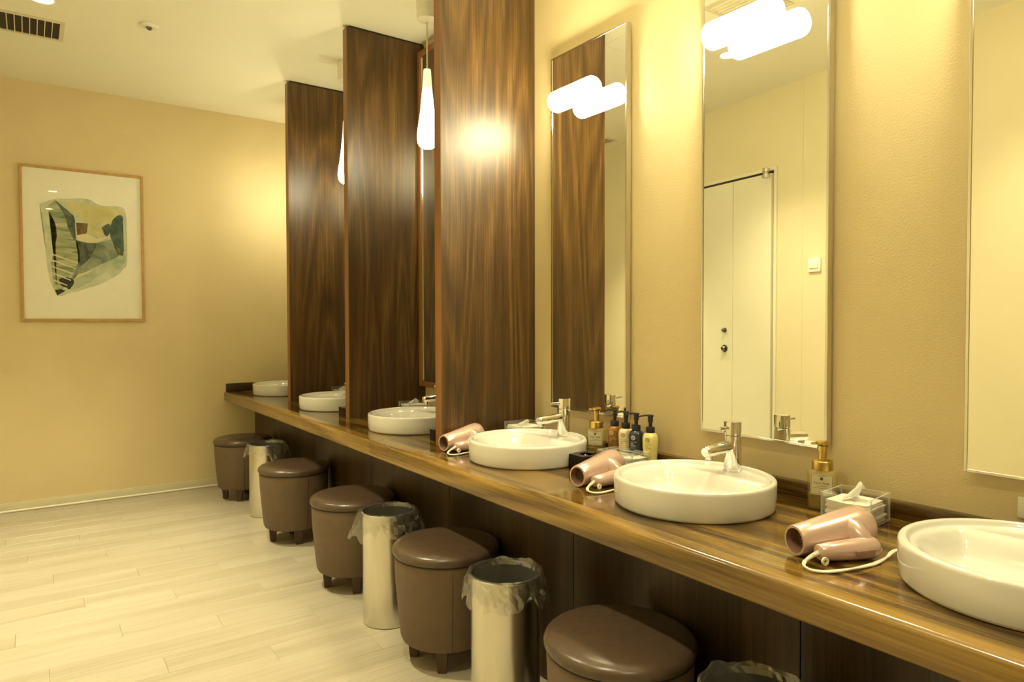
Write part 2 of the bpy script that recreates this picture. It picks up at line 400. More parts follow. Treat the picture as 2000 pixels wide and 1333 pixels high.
# large mirrors between the partitions
bl = ['large wood-framed mirror in the bay between the first and second partition', 'large wood-framed mirror in the bay between the second and third partition',
      'large wood-framed mirror in the far bay by the end wall']
for i, (ya, yb) in enumerate(((2.494, 3.472), (3.532, 4.476), (4.536, YE-.004))):
    t = thing('bay_mirror', bl[i], 'mirror', (0, ya, .862), 0, 'wood-framed mirrors between the partitions')
    W = yb-ya; hz = 2.74-.862; fw = .028
    m = MB(); m.box((-.030, fw*.5, fw*.5), (-.0005, W-fw*.5, hz-fw*.5)); m.build('back_panel', 'dark_gap', t, smooth=0)
    m = MB(); m.box((-.034, fw+.006, fw+.006), (-.030, W-fw-.006, hz-fw-.006)); m.build('glass', 'mirror_glass', t, smooth=0)
    for a, b in (((-.045, 0, 0), (-.0005, fw, hz)), ((-.045, W-fw, 0), (-.0005, W, hz)), ((-.045, fw, 0), (-.0005, W-fw, fw)), ((-.045, fw, hz-fw), (-.0005, W-fw, hz))):
        m = MB(); m.box(a, b, .0015, 1); m.build('frame_bar', 'wood_edge', t)
    for a, b in (((-.038, fw, fw), (-.030, fw+.006, hz-fw)), ((-.038, W-fw-.006, fw), (-.030, W-fw, hz-fw)), ((-.038, fw+.006, fw), (-.030, W-fw-.006, fw+.006)), ((-.038, fw+.006, hz-fw-.006), (-.030, W-fw-.006, hz-fw))):
        m = MB(); m.box(a, b); m.build('steel_lip', 'steel_frame', t, smooth=0)

# ------------------------------------------------------------------ pendants
pn = thing('pendant_lamp', 'glowing white teardrop pendant lamp in front of the nearest partition bay', 'pendant lamp', (-.255, 2.965, H), 0, 'teardrop pendants in the partition bays')
m = MB(); m.lathe([(.050, -.0005), (.050, -.098), (.046, -.112), (.034, -.120), (.006, -.124)], 40); m.build('ceiling_canopy', 'white_plastic', pn)
m = MB(); m.tube([(0, 0, -.120), (0, 0, -.352)], .0035, 10); m.build('cord', 'pendant_cord', pn)
m = MB(); P0, P1 = -.350, -.735
prof = [(.006, 0), (.017, .004), (.0185, .02), (.0215, .15), (.0255, .30), (.0300, .44), (.0350, .56), (.0410, .66), (.0465, .75), (.0497, .82), (.0500, .87), (.0470, .925), (.0390, .965), (.0250, .990), (.008, 1.0)]
m.lathe([(r, P0+(P1-P0)*f) for r, f in prof], 40); m.build('glass_shade', 'pendant_glow', pn)
dup(pn, (-.262, 3.985, H), 0, 'glowing white teardrop pendant lamp half hidden behind the middle partition')
dup(pn, (-.262, 4.930, H), 0, 'white teardrop pendant lamp in the far bay behind the last partition')

# ------------------------------------------------------------------ ceiling fittings
def downlight(x, y, lab, watts=DOWN_W, cone=96):
    t = thing('downlight', lab, 'ceiling light', (x, y, H), 0, 'recessed ceiling downlights')
    m = MB(); m.loft([[(r*math.cos(2*PI*k/40), r*math.sin(2*PI*k/40), z) for k in range(40)] for r, z in ((.048, -.0005), (.062, -.0005), (.062, -.004), (.052, -.005), (.048, -.003))], False, False); m.build('trim_ring', 'white_plastic', t)
    m = MB(); m.lathe([(.046, -.0012), (.0, -.0012)], 32, cap0=False, cap1=False) if False else m.lathe([(.047, -.0006), (.047, -.0022)], 32); m.build('lens', 'downlight_glow', t)
    ld = bpy.data.lights.new('downlight_beam', 'SPOT'); ld.energy = watts; ld.color = (1.0, .89, .55); ld.spot_size = math.radians(cone); ld.spot_blend = 1.0; ld.shadow_soft_size = .04
    lo = bpy.data.objects.new('downlight_beam', ld); COL.objects.link(lo); lo.parent = t; lo.location = (0, 0, -.012)
    return t
downlight(-1.776, 4.06, 'recessed ceiling downlight beside the ceiling air vent', DOWN_W*.95, 80)
downlight(-1.60, 2.58, 'recessed ceiling downlight reflected beside the lamp in the middle mirror', DOWN_W*.62)
downlight(-1.60, 1.10, 'recessed ceiling downlight above the near part of the floor', DOWN_W*.34)
downlight(-1.60, -.40, 'recessed ceiling downlight behind the camera', DOWN_W*.42)
def vent(x0, y0, x1, y1, n, lab, hole='dark_gap'):
    t = thing('ceiling_vent', lab, 'air vent', ((x0+x1)/2, (y0+y1)/2, H), 0, 'ceiling air vents')
    a, b = (x1-x0)/2, (y1-y0)/2; f = .022
    m = MB(); m.box((-a+f, -b+f, -.0015), (a-f, b-f, -.0005)); m.build('duct_opening', hole, t, smooth=0)
    for p, q in (((-a, -b, -.006), (-a+f, b, -.0005)), ((a-f, -b, -.006), (a, b, -.0005)), ((-a+f, -b, -.006), (a-f, -b+f, -.0005)), ((-a+f, b-f, -.006), (a-f, b, -.0005))):
        m = MB(); m.box(p, q, .001, 1); m.build('frame_bar', 'vent_metal', t)
    for k in range(1, n):
        x = -a+f + (2*a-2*f)*k/n
        m = MB(); m.box((x-.0022, -b+f, -.008), (x+.0022, b-f, -.0016)); m.build('slat', 'vent_metal', t, smooth=0)
    return t
vent(-2.37, 4.31, -1.672, 4.60, 20, 'slatted ceiling air vent at the top left corner')
vent(-1.32, 1.98, -.98, 2.28, 10, 'slatted ceiling air vent above the mirror lamps', 'baseboard')
t = thing('smoke_sensor', 'small round ceiling sensor with dark centre near the air vent', 'sensor', (-1.306, 4.096, H))
m = MB(); m.lathe([(.046, -.0005), (.046, -.004), (.040, -.009), (.024, -.011)], 32); m.build('base_plate', 'white_plastic', t)
m = MB(); m.lathe([(.017, -.010), (.017, -.014), (.011, -.022), (.004, -.025)], 24); m.build('sensor_head', 'dark_metal', t)
t = thing('sprinkler', 'small round ceiling fitting seen only in the middle mirror', 'sensor', (-1.38, 2.66, H))
m = MB(); m.lathe([(.034, -.0005), (.034, -.004), (.02, -.008)], 24); m.build('base_plate', 'white_plastic', t)
m = MB(); m.lathe([(.012, -.008), (.012, -.02), (.006, -.024)], 16); m.build('sensor_head', 'dark_metal', t)
t = thing('access_hatch', 'square ceiling access hatch with thin dark joint, seen in the narrow mirror', 'hatch', (-1.12, 2.675, H))
m = MB(); m.box((-.225, -.225, -.0012), (.225, .225, -.0005)); m.build('joint', 'baseboard', t, smooth=0)
m = MB(); m.box((-.219, -.219, -.003), (.219, .219, -.0012)); m.build('cover', 'ceiling', t, smooth=0)

# ------------------------------------------------------------------ sinks and taps
SX, RIM = -.329, .080
def sink_mesh():
    m = MB(); R = .222; n = 128
    def inner(x, y):
        r = math.hypot(x, y); d = min(.196-r, .104-x)
        s = max(0, min(1, d/.055)); s = s*s*(3-2*s)
        rim = max(0, min(1, (r-.198)/.010)); rim = rim*rim*(3-2*rim)
        zd = RIM - .012 - .052*s - (.006*(1-min(1, r/.19)) if s > .5 else 0)
        return zd + (RIM-zd)*rim
    rings = []
    for r, z in ((.212, 0), (.217, .002), (.2195, .008), (.2215, .040), (.222, .070)): rings.append([(r*math.cos(2*PI*k/n), r*math.sin(2*PI*k/n), z) for k in range(n)])
    for k in range(1, 5):
        a = PI/2*k/4; r = .222-.008+.008*math.cos(a); z = RIM-.008+.008*math.sin(a); rings.append([(r*math.cos(2*PI*j/n), r*math.sin(2*PI*j/n), z) for j in range(n)])
    rad = [.2115, .209, .207, .205, .203, .201, .199, .197] + [.194-.194*k/36 for k in range(36)]
    for r in rad: 
        r = max(r, .004)
        rings.append([(r*math.cos(2*PI*j/n), r*math.sin(2*PI*j/n), inner(r*math.cos(2*PI*j/n), r*math.sin(2*PI*j/n))) for j in range(n)])
    m.loft(rings, True, True); return m
slabs = ['round white ceramic vessel sink at the right edge of the photo', 'round white ceramic vessel sink below the middle mirror',
         'round white ceramic vessel sink next to the nearest wood partition', 'round white ceramic vessel sink between the first and second partition',
         'round white ceramic vessel sink between the second and third partition', 'round white ceramic vessel sink at the far end of the counter']
syy = [.468, 1.268, 2.052, 2.976, 3.998, 5.038]
sk = thing('vessel_sink', slabs[0], 'sink', (SX, syy[0], ZC+.0006), 0, 'vessel sinks along the counter')
sink_mesh().build('basin', 'ceramic', sk, smooth=50)
m = MB(); m.lathe([(.024, .0115), (.024, .0150), (.019, .0160), (.012, .0185), (.004, .019)], 28, (-.03, 0, 0)); m.build('drain_plug', 'chrome', sk)
for i in range(1, 6): dup(sk, (SX, syy[i], ZC+.0006), 0, slabs[i])
tl = ['chrome single-lever tap on the sink at the right edge', 'chrome single-lever tap on the sink below the middle mirror', 'chrome single-lever tap on the sink next to the nearest partition',
      'chrome single-lever tap on the sink between the first and second partition', 'chrome single-lever tap on the sink between the second and third partition', 'chrome single-lever tap on the sink at the far end']
tp = thing('sink_tap', tl[0], 'tap', (-.152, syy[0], ZC+.0690), 0, 'chrome taps on the sinks')
m = MB(); m.lathe([(.0265, 0), (.0265, .003), (.0250, .004), (.0250, .1045), (.0240, .1055)], 40); m.build('body', 'chrome', tp)
m = MB(); m.lathe([(.0240, .1065), (.0250, .1075), (.0250, .1445), (.0240, .1465), (.004, .147)], 40); m.build('lever_cap', 'chrome', tp)
m = MB(); m.tube([(-.018, 0, .128), (-.063, 0, .129)], .0058, 16); m.build('lever', 'chrome', tp)
m = MB(); m.tube([(-.008, 0, .075), (-.118, 0, .068), (-.124, 0, .0676), (-.127, 0, .0674)], [.0165, .0165, .0150, .0125], 24); m.build('spout', 'chrome', tp)
m = MB(); m.lathe([(.0115, 0), (.0115, .012)], 20, (-.108, 0, .0455)); m.build('aerator', 'chrome', tp)
for i in range(1, 6): dup(tp, (-.152, syy[i], ZC+.0690), 0, tl[i])

# ------------------------------------------------------------------ stools
st = thing('round_stool', 'brown leather round stool nearest the camera, cut off at the bottom', 'stool', (-.632, 1.250, 0), 0, 'brown leather stools under the counter')
m = MB(); m.lathe([(.120, .078), (.150, .080), (.160, .086), (.166, .100), (.176, .20), (.184, .30), (.187, .372), (.185, .383), (.150, .386)], 64); m.build('body', 'leather_body', st)
m = MB(); m.lathe([(.150, .3862), (.184, .3866), (.190, .389), (.194, .396), (.1945, .404), (.191, .413), (.182, .4205), (.165, .4255), (.135, .4295), (.09, .4315), (.045, .4322), (.004, .4324)], 64); cu = m.build('cushion', 'leather', st)
m = MB(); m.tube([(.1868*math.cos(2*PI*k/64), .1868*math.sin(2*PI*k/64), .3845) for k in range(65)], .0022, 8, False); m.build('piping', 'leather_seam', cu)
a0 = math.radians(247)
m = MB(); m.tube([(r*math.cos(a0), r*math.sin(a0), z) for r, z in ((.1605, .087), (.1668, .102), (.1766, .20), (.1844, .30), (.1872, .370))], .0012, 8); m.build('seam', 'leather_seam', st)
for k in range(4):
    a = math.radians(45+90*k+8); c = Vector((.118*math.cos(a), .118*math.sin(a), 0))
    m = MB(); m.loft([[c+Vector((s*math.cos(a+PI/4+PI/2*j), s*math.sin(a+PI/4+PI/2*j), z)) for j in range(4)] for s, z in ((.019, .0005), (.021, .004), (.030, .080))]); m.build('leg', 'dark_stain', st, smooth=0)
for p, rz, lab in (((-.625, 2.150), 0, 'brown leather round stool left of the nearest complete steel bin'),
                   ((-.632, 3.010), .35, 'brown leather round stool just left of the middle steel bin, third from the camera'),
                   ((-.640, 3.850), .5, 'brown leather round stool in front of the farthest steel bin'),
                   ((-.640, 4.985), .2, 'brown leather round stool farthest away by the end wall')):
    dup(st, (*p, 0), rz, lab)

# ------------------------------------------------------------------ bins and liners
BR, BH = .106, .450
bn = thing('steel_bin', 'stainless steel cylinder bin nearest complete one, beside the near stool', 'bin', (-.672, 1.705, 0), 0, 'stainless steel bins under the counter')
m = MB(); m.lathe([(BR-.004, .0005), (BR, .003), (BR, BH), (BR-.0012, BH+.0008), (BR-.0025, BH), (BR-.0025, .006), (.004, .005)], 64); m.build('body', 'steel', bn, smooth=50)
m = MB(); m.tube([((BR+.0004)*math.cos(2*PI*k/64), (BR+.0004)*math.sin(2*PI*k/64), BH-.001) for k in range(65)], .0022, 8, False); m.build('rim', 'chrome', bn)
def liner(seed, loc, lab, lift, flare, hang, drape):
    """thin clear bag: hangs inside the bin, folds over the rim and droops outside"""
    n = 54; rows = []
    ins = [(BR-.007, BH-.20), (BR-.005, BH-.12), (BR-.005, BH-.05), (BR-.004, BH-.01)]
    nout = 9
    rnd = random.Random(seed)
    rings = []
    for r, z in ins:
        ring = []
        for k in range(n):
            a = 2*PI*k/n; q = noise.noise(Vector((math.cos(a)*5+seed, math.sin(a)*5, z*14)))
            ring.append(((r-.002-.006*abs(q))*math.cos(a), (r-.002-.006*abs(q))*math.sin(a), z))
        rings.append(ring)
    for j in range(nout):
        f = j/(nout-1); ring = []
        for k in range(n):
            a = 2*PI*k/n
            q = noise.noise(Vector((math.cos(a)*2.2+seed*3.1, math.sin(a)*2.2, f*1.2)))
            q2 = noise.noise(Vector((math.cos(a)*7+seed, math.sin(a)*7, f*4.0+seed)))
            side = math.cos(a-drape)
            fl = flare*(.45+.55*max(0, side)+.9*max(0, q))
            L = hang*(.75+.45*max(0, side)+.7*q)
            if f < .22:
                g = f/.22; r = BR-.003+.009*g+lift*.25*max(0, q); z = BH+.004+lift*math.sin(g*PI/2)*(.25+max(0, q+.25*q2))*1.0
            else:
                g = (f-.22)/.78; zt = BH+.004+lift*(.25+max(0, q+.25*q2)); r = BR+.007+lift*.2*max(0, q)+fl*math.sin(g*PI*.5)**.8 + .012*q2*g + .0035*rnd.uniform(-1, 1)*g; z = zt*(1-g) + (BH-L)*g
            r = max(r, BR+.0035) if f >= .22 else max(r, BR-.006)
            ring.append((r*math.cos(a), r*math.sin(a), z + .006*q2*f + .003*rnd.uniform(-1, 1)*min(1, f*3)))
        rings.append(ring)
    m = MB(); m.loft(rings, False, False)
    o = m.build('bin_liner', 'bag', None, smooth=0, loc=(loc[0], loc[1], .0))
    return tag(o, lab, 'plastic bag', 'clear liners in the steel bins')
liner(1, (-.672, 1.705), 'clear crumpled plastic liner in the nearest complete steel bin', .020, .022, .085, math.radians(10))
spots = [((-.660, 2.562), 'stainless steel cylinder bin between the second and third stool from the camera', 'clear plastic liner with a hanging corner in the middle steel bin', 5, .008, .040, .085, math.radians(150)),
         ((-.625, 4.455), 'stainless steel cylinder bin farthest away between the two far stools', 'clear plastic liner flaring out of the farthest steel bin', 9, .012, .030, .085, math.radians(-20)),
         ((-.640, .845), 'stainless steel cylinder bin cut off by the bottom edge', 'clear plastic liner of the bin at the bottom edge', 14, .022, .02, .08, math.radians(200))]
for (p, lb, ll_, sd, lf, fl_, hg, dp) in spots:
    dup(bn, (*p, 0), 0, lb); liner(sd, p, ll_, lf, fl_, hg, dp)

# ------------------------------------------------------------------ framed picture
pc = thing('framed_picture', 'wood framed abstract print in green and grey on the end wall', 'picture', (-1.537, YE-.0005, 1.237))
PWd, PHt, fw = .355, 1.019, .016
for a, b in (((-PWd, -.024, 0), (-PWd+fw, 0, PHt)), ((PWd-fw, -.024, 0), (PWd, 0, PHt)), ((-PWd+fw, -.024, 0), (PWd-fw, 0, fw)), ((-PWd+fw, -.024, PHt-fw), (PWd-fw, 0, PHt))):
    m = MB(); m.box(a, b, .0015, 1); m.build('frame_bar', 'oak_frame', pc)
m = MB(); m.box((-PWd+fw*.6, -.009, fw*.6), (PWd-fw*.6, -.004, PHt-fw*.6)); m.build('paper', 'paper', pc, smooth=0)
m = MB(); m.box((-PWd+fw*.7, -.0215, fw*.7), (PWd-fw*.7, -.0195, PHt-fw*.7)); m.build('glass', 'picture_glass', pc, smooth=0)
def art(name, c0, c1, scale, stripe=None):
    mm = bpy.data.materials.new(name); tt, b = nt(mm); v = mapping(tt, stripe or (scale, scale, scale), rot=(0, math.radians(-22), 0) if stripe else (0,0,0))
    n = noise_tex(tt, 1.0, 5, .6, .8, v); r = ramp(tt, [(.36, c0), (.66, c1)]); tt.links.new(n.outputs['Fac'], r.inputs[0]); tt.links.new(r.outputs[0], b.inputs['Base Color'])
    b.inputs['Roughness'].default_value = .8; b.inputs['Specular IOR Level'].default_value = .1; MATS[name] = mm
art('wash_pale', (.52,.58,.44), (.74,.75,.60), 9); art('wash_yellow', (.60,.57,.26), (.76,.71,.42), 7); art('leaf_stripes', (.16,.23,.13), (.66,.68,.46), 1, (4, 4, 30))
art('slate', (.055,.075,.060), (.18,.22,.17), 16); art('grey_green', (.17,.22,.17), (.40,.45,.34), 10); art('mint', (.36,.46,.36), (.62,.67,.52), 8)
art('umber', (.14,.09,.045), (.30,.23,.11), 14); art('teal', (.05,.10,.085), (.15,.21,.17), 12); art('cream_ink', (.74,.68,.46), (.82,.76,.56), 10)
art('black_ink', (.02,.022,.02), (.07,.075,.06), 18)
# outlines in print coordinates measured over the sheet: u 0..1 left to right, v 0..1 top to bottom
ART = [('wash_pale', [(.135,.235),(.26,.195),(.33,.19),(.52,.175),(.60,.20),(.66,.215),(.80,.21),(.85,.225),(.865,.27),(.87,.34),(.87,.60),(.84,.64),(.80,.68),(.72,.72),(.64,.755),(.52,.79),(.44,.81),(.36,.83),(.30,.845),(.26,.83),(.22,.77),(.19,.66),(.175,.50),(.155,.36)]),
       ('wash_yellow', [(.32,.215),(.45,.205),(.62,.225),(.82,.235),(.86,.26),(.80,.30),(.74,.335),(.66,.335),(.56,.34),(.49,.335),(.46,.30),(.40,.265)]),
       ('leaf_stripes', [(.26,.20),(.34,.26),(.36,.32),(.40,.40),(.43,.48),(.45,.56),(.44,.62),(.40,.68),(.36,.72),(.34,.78),(.28,.80),(.24,.76),(.22,.62),(.25,.52),(.27,.44),(.25,.34),(.20,.26)]),
       ('mint', [(.44,.62),(.52,.58),(.62,.54),(.78,.52),(.86,.56),(.83,.62),(.74,.66),(.64,.69),(.55,.74),(.44,.79),(.36,.80),(.37,.73)]),
       ('grey_green', [(.42,.46),(.50,.475),(.60,.475),(.72,.445),(.745,.45),(.77,.52),(.80,.55),(.74,.585),(.64,.62),(.54,.66),(.44,.71),(.39,.73),(.42,.66),(.45,.60),(.455,.54)]),
       ('slate', [(.43,.465),(.52,.478),(.60,.478),(.58,.53),(.52,.60),(.455,.64),(.46,.58),(.45,.52)]),
       ('slate', [(.26,.203),(.33,.245),(.37,.27),(.41,.30),(.425,.34),(.42,.38),(.425,.43),(.42,.47),(.39,.43),(.36,.37),(.34,.31),(.30,.255)]),
       ('teal', [(.72,.355),(.745,.31),(.79,.275),(.825,.272),(.84,.30),(.83,.37),(.84,.44),(.835,.545),(.80,.55),(.765,.51),(.735,.45),(.72,.41)]),
       ('slate', [(.645,.37),(.68,.345),(.72,.34),(.72,.39),(.695,.425),(.66,.40)]),
       ('umber', [(.43,.345),(.53,.345),(.525,.40),(.50,.425),(.44,.43)]),
       ('wash_yellow', [(.535,.345),(.65,.375),(.66,.42),(.64,.44),(.58,.415),(.525,.41)]),
       ('cream_ink', [(.425,.435),(.52,.415),(.60,.445),(.70,.425),(.66,.45),(.60,.472),(.54,.476),(.46,.465)]),
       ('black_ink', [(.345,.715),(.40,.735),(.395,.775),(.36,.80),(.345,.79),(.30,.775),(.285,.735)]),
       ('black_ink', [(.245,.805),(.30,.80),(.335,.81),(.29,.83),(.265,.845)]),
       ('umber', [(.78,.50),(.81,.505),(.805,.545),(.785,.53)]),
       ('cream_ink', [(.22,.56),(.44,.615),(.44,.622),(.22,.570)]), ('cream_ink', [(.22,.60),(.42,.655),(.42,.662),(.22,.610)]),
       ('cream_ink', [(.23,.645),(.40,.69),(.40,.697),(.23,.655)]), ('cream_ink', [(.24,.69),(.38,.735),(.38,.743),(.24,.70)]), ('cream_ink', [(.24,.735),(.35,.77),(.35,.778),(.24,.745)]),
       ('cream_ink', [(.44,.695),(.56,.665),(.56,.67),(.40,.735)])]
m = MB(); names = []
for k, (mat_, pts) in enumerate(ART):
    if mat_ not in names: names.append(mat_)
    m.mi = names.index(mat_); yy = -.0093 - .00012*k
    inner_w, inner_h = 2*(PWd-fw), PHt-2*fw
    P = [(-PWd+fw+u*inner_w, yy, PHt-fw-v*inner_h) for u, v in pts]
    if len(P) > 5:
        Q = curve_pts(P + [P[0]], 3)[:-1]; P = [(q.x + .0035*noise.noise(Vector((q.x*60, k, q.z*60))), yy, q.z + .0035*noise.noise(Vector((q.x*60, k+9, q.z*60)))) for q in Q]
    m.poly(P)
bmesh.ops.triangulate(m.bm, faces=m.bm.faces[:])
m.build('print', names, pc, smooth=0)

# ------------------------------------------------------------------ hair dryers
hd = thing('hair_dryer', 'folded pink hair dryer with white cord, nearest the camera', 'hair dryer', (-.40, .826, ZC), 0, 'pink folding hair dryers by the sinks')
def ring_x(x, ry, rz, cz, n=36): return [(x, ry*math.cos(2*PI*k/n), cz+rz*math.sin(2*PI*k/n)) for k in range(n)]
# local axes: barrel along x, nozzle at -x; handle folded on the -y side
m = MB(); m.loft([ring_x(x, r*1.0, r, z) for x, r, z in ((-.100, .0265, .034), (-.100, .0315, .034), (-.098, .0325, .0345), (-.060, .0355, .0380), (-.010, .0400, .0430), (.040, .0450, .0480), (.066, .0470, .0500), (.080, .0455, .0500), (.090, .0380, .0500), (.095, .0200, .0500))], False, True); bar = m.build('barrel', 'pink_plastic', hd, smooth=50)
m = MB(); m.loft([ring_x(x, r, r, z) for x, r, z in ((-.100, .0267, .034), (-.092, .0255, .0345), (-.070, .0240, .036), (-.0695, .002, .036))], False, True); m.build('nozzle', 'pink_dark', hd)
m = MB()
for k in range(5): m.tube([(-.071, -.02, .0210+k*.0065), (-.071, .02, .0210+k*.0065)], .0008, 6)
m.build('outlet_grille', 'black_plastic', hd)
m = MB(); m.tube([(.030, -.014, .050), (.033, -.034, .046), (.035, -.050, .036), (.036, -.060, .027)], [.034, .029, .023, .0185], 24); m.build('hinge_neck', 'pink_plastic', hd)
hp = [(-.086, .0140, -.056), (-.084, .0165, -.056), (-.05, .0200, -.0585), (0, .0225, -.0615), (.030, .0235, -.062), (.050, .0225, -.062), (.061, .0170, -.062), (.065, .006, -.062)]
m = MB(); m.loft([[(x, cy + r*.95*math.cos(2*PI*k/28), .0245 + r*math.sin(2*PI*k/28)) for k in range(28)] for x, r, cy in hp]); hn = m.build('handle', 'pink_plastic', hd, smooth=50)
m = MB(); m.box((-.012, -.0862, .016), (.035, -.0820, .028), .0012); m.build('switch', 'pink_dark', hn)
m = MB()
for k in range(12):
    f = k/11; x = -.086-.040*f; y = -.056-.008*f*f; z = .0235-.010*f
    m.tube([(x+.0018, y, z), (x-.0012, y, z)], [.0058-.0022*f, .0058-.0022*f], 14)
m.build('strain_relief', 'cord', hd)
m = MB(); m.loft([[(-.088+.0085*math.cos(2*PI*k/20)*s, -.078+.004*h_, .013+.0085*math.sin(2*PI*k/20)*s) for k in range(20)] for s, h_ in ((1, -.5), (1, .5), (.45, .5), (.45, -.5), (1, -.5))], False, False); m.build('hanging_loop', 'cord', hd)
def cord(side, pts=None):
    base = curve_pts(pts or [(-.127, -.064, .0130), (-.138, -.075, .007), (-.132, -.094, .0035), (-.098, -.108, .0032), (-.05, -.111, .0032), (0, -.103, .0032), (.045, -.090, .0032), (.078, -.076, .0042), (.100, -.066, .009), (.122, -.060, .0085), (.140, -.064, .0045), (.150, -.066, .0034)], 9)
    out = []
    for i, p in enumerate(base):
        a = i*.13 + side*PI; out.append(p + Vector((0, .0028*math.cos(a), .0014*abs(math.sin(a)))))
    return out
m = MB(); m.tube(cord(0), .0024, 8); m.tube(cord(1), .0024, 8); m.build('power_cord', 'cord', hd)
hd.rotation_euler.z = math.radians(-18); hd.location = (-.408, .815, ZC)
dup(hd, (-.375, 1.612, ZC), math.radians(8), 'folded pink hair dryer left of the middle sink')
_d1 = dup(hd, (-.420, 2.372, ZC), math.radians(10), 'folded pink hair dryer at the foot of the nearest partition')

_cp = [(-.127, -.064, .0130), (-.140, -.074, .007), (-.134, -.090, .0035), (-.105, -.098, .0032), (-.07, -.100, .0032), (-.03, -.094, .0032), (0, -.086, .0030), (.02, -.070, .0030), (.03, -.045, .0030)]
for ch in _d1.children:
    if ch.name.startswith('power_cord'):
        m = MB(); m.tube(cord(0, _cp), .0024, 8); m.tube(cord(1, _cp), .0024, 8); tmp = m.build('power_cord', 'cord'); ch.data = tmp.data; bpy.data.objects.remove(tmp)

# ------------------------------------------------------------------ acrylic tissue boxes
def sheet(p, q, _):
    m = MB(); m.box(p, q); ar = sorted((f.calc_area() for f in m.bm.faces), reverse=True)
    for f in m.bm.faces: f.material_index = 0 if f.calc_area() > ar[2]+1e-9 or f.calc_area() >= ar[1]-1e-12 else 1
    return m
def tissue_box(name, lab, loc, rotz, sx, sy, h, lid, labt, fill, flap):
    t = thing(name, lab, 'tissue box', loc, rotz, 'clear acrylic tissue boxes'); th = .004; a, b = sx/2, sy/2
    m = MB(); m.box((-a, -b, .001), (a, b, .001+th), .0005, 1); m.build('base', 'acrylic', t)
    for p, q in (((-a, -b, .001+th), (-a+th, b, h)), ((a-th, -b, .001+th), (a, b, h)), ((-a+th, -b, .001+th), (a-th, -b+th, h)), ((-a+th, b-th, .001+th), (a-th, b, h))):
        sheet(p, q, ['acrylic', 'acrylic_edge']).build('side_panel', ['acrylic', 'acrylic_edge'], t, smooth=0)
    if lid:
        for p, q in (((-a, -b, h+.0002), (-.018, b, h+.0035)), ((.018, -b, h+.0002), (a, b, h+.0035)), ((-.018, -b, h+.0002), (.018, -b*.55, h+.0035)), ((-.018, b*.55, h+.0002), (.018, b, h+.0035))):
            sheet(p, q, None).build('lid_panel', ['acrylic', 'acrylic_edge'], t, smooth=0)
    s = thing('tissue_stack', labt, 'tissues', (loc[0], loc[1], loc[2]+.0055), rotz, 'white tissues in the acrylic boxes')
    rnd = random.Random(int(loc[1]*1000)); nl = 9; z = 0; hh = fill/nl
    for k in range(nl):
        dx, dy, w_ = rnd.uniform(-.003, .003), rnd.uniform(-.003, .003), rnd.uniform(.90, .97)
        aa, bb_ = (a-th-.002)*w_, (b-th-.002)*w_
        n = 10; P = []
        mm = MB(); bot, top = [], []
        for i in range(n+1):
            for zz, lst in ((z, bot), (z+hh*.93, top)): pass
        ringb = []
        per = [(-aa, -bb_), (0, -bb_*1.01), (aa, -bb_), (aa*1.01, 0), (aa, bb_), (0, bb_*1.01), (-aa, bb_), (-aa*1.01, 0)]
        lift = .0 if k < nl-1 else .004
        mm.loft([[(x_+dx, y_+dy, zz + (0.0015*math.sin(i*2.1+k) if zz > z else 0)) for i, (x_, y_) in enumerate(per)] for zz in (z, z+hh*.9)])
        mm.build('sheet', 'tissue', s, smooth=0); z += hh
    # the pulled-up sheet on top
    m = MB(); n = 8; rr = []
    for i in range(n+1):
        f = i/n
        rr.append([(( -a*.62 + 1.24*a*g)*(1-.55*f) , (b*.30 - b*.55*f) + .004*math.sin(g*7+f*3), z + flap*math.sin(f*PI*.5)*(1-.55*(2*g-1.15)**2) + .002) for g in [j/8 for j in range(9)]])
    grid = [[m.bm.verts.new(p) for p in r_] for r_ in rr]
    for i in range(n):
        for j in range(8): m.bm.faces.new((grid[i][j], grid[i][j+1], grid[i+1][j+1], grid[i+1][j]))
    bmesh.ops.solidify(m.bm, geom=m.bm.faces[:], thickness=.0012)
    m.build('pulled_sheet', 'tissue', s, smooth=50)
tissue_box('tissue_box', 'clear open acrylic tissue box in front of the gold-topped soap bottle at right', (-.140, .905, ZC+.0006), math.radians(6), .122, .122, .074, False, 'white folded tissues in the acrylic box nearest the camera', .050, .046)
tissue_box('tissue_box', 'clear acrylic tissue box in front of the row of lotion bottles', (-.142, 1.735, ZC+.0006), math.radians(3), .095, .165, .052, True, 'white tissues in the acrylic box before the lotion bottles', .034, .003)
tissue_box('tissue_box', 'clear acrylic tissue box behind the sink next to the nearest partition', (-.142, 2.325, ZC+.0006), 0, .122, .122, .090, False, 'white tissues in the acrylic box behind the sink at the nearest partition', .070, .024)
tissue_box('tissue_box', 'clear acrylic tissue box behind the sink between the first and second partition', (-.165, 3.300, ZC+.0006), 0, .122, .122, .090, False, 'white tissues in the acrylic box of the first partition bay', .070, .03)
tissue_box('tissue_box', 'clear acrylic tissue box behind the sink between the second and third partition', (-.165, 4.300, ZC+.0006), 0, .122, .122, .095, False, 'white tissues in the acrylic box of the second partition bay', .070, .03)

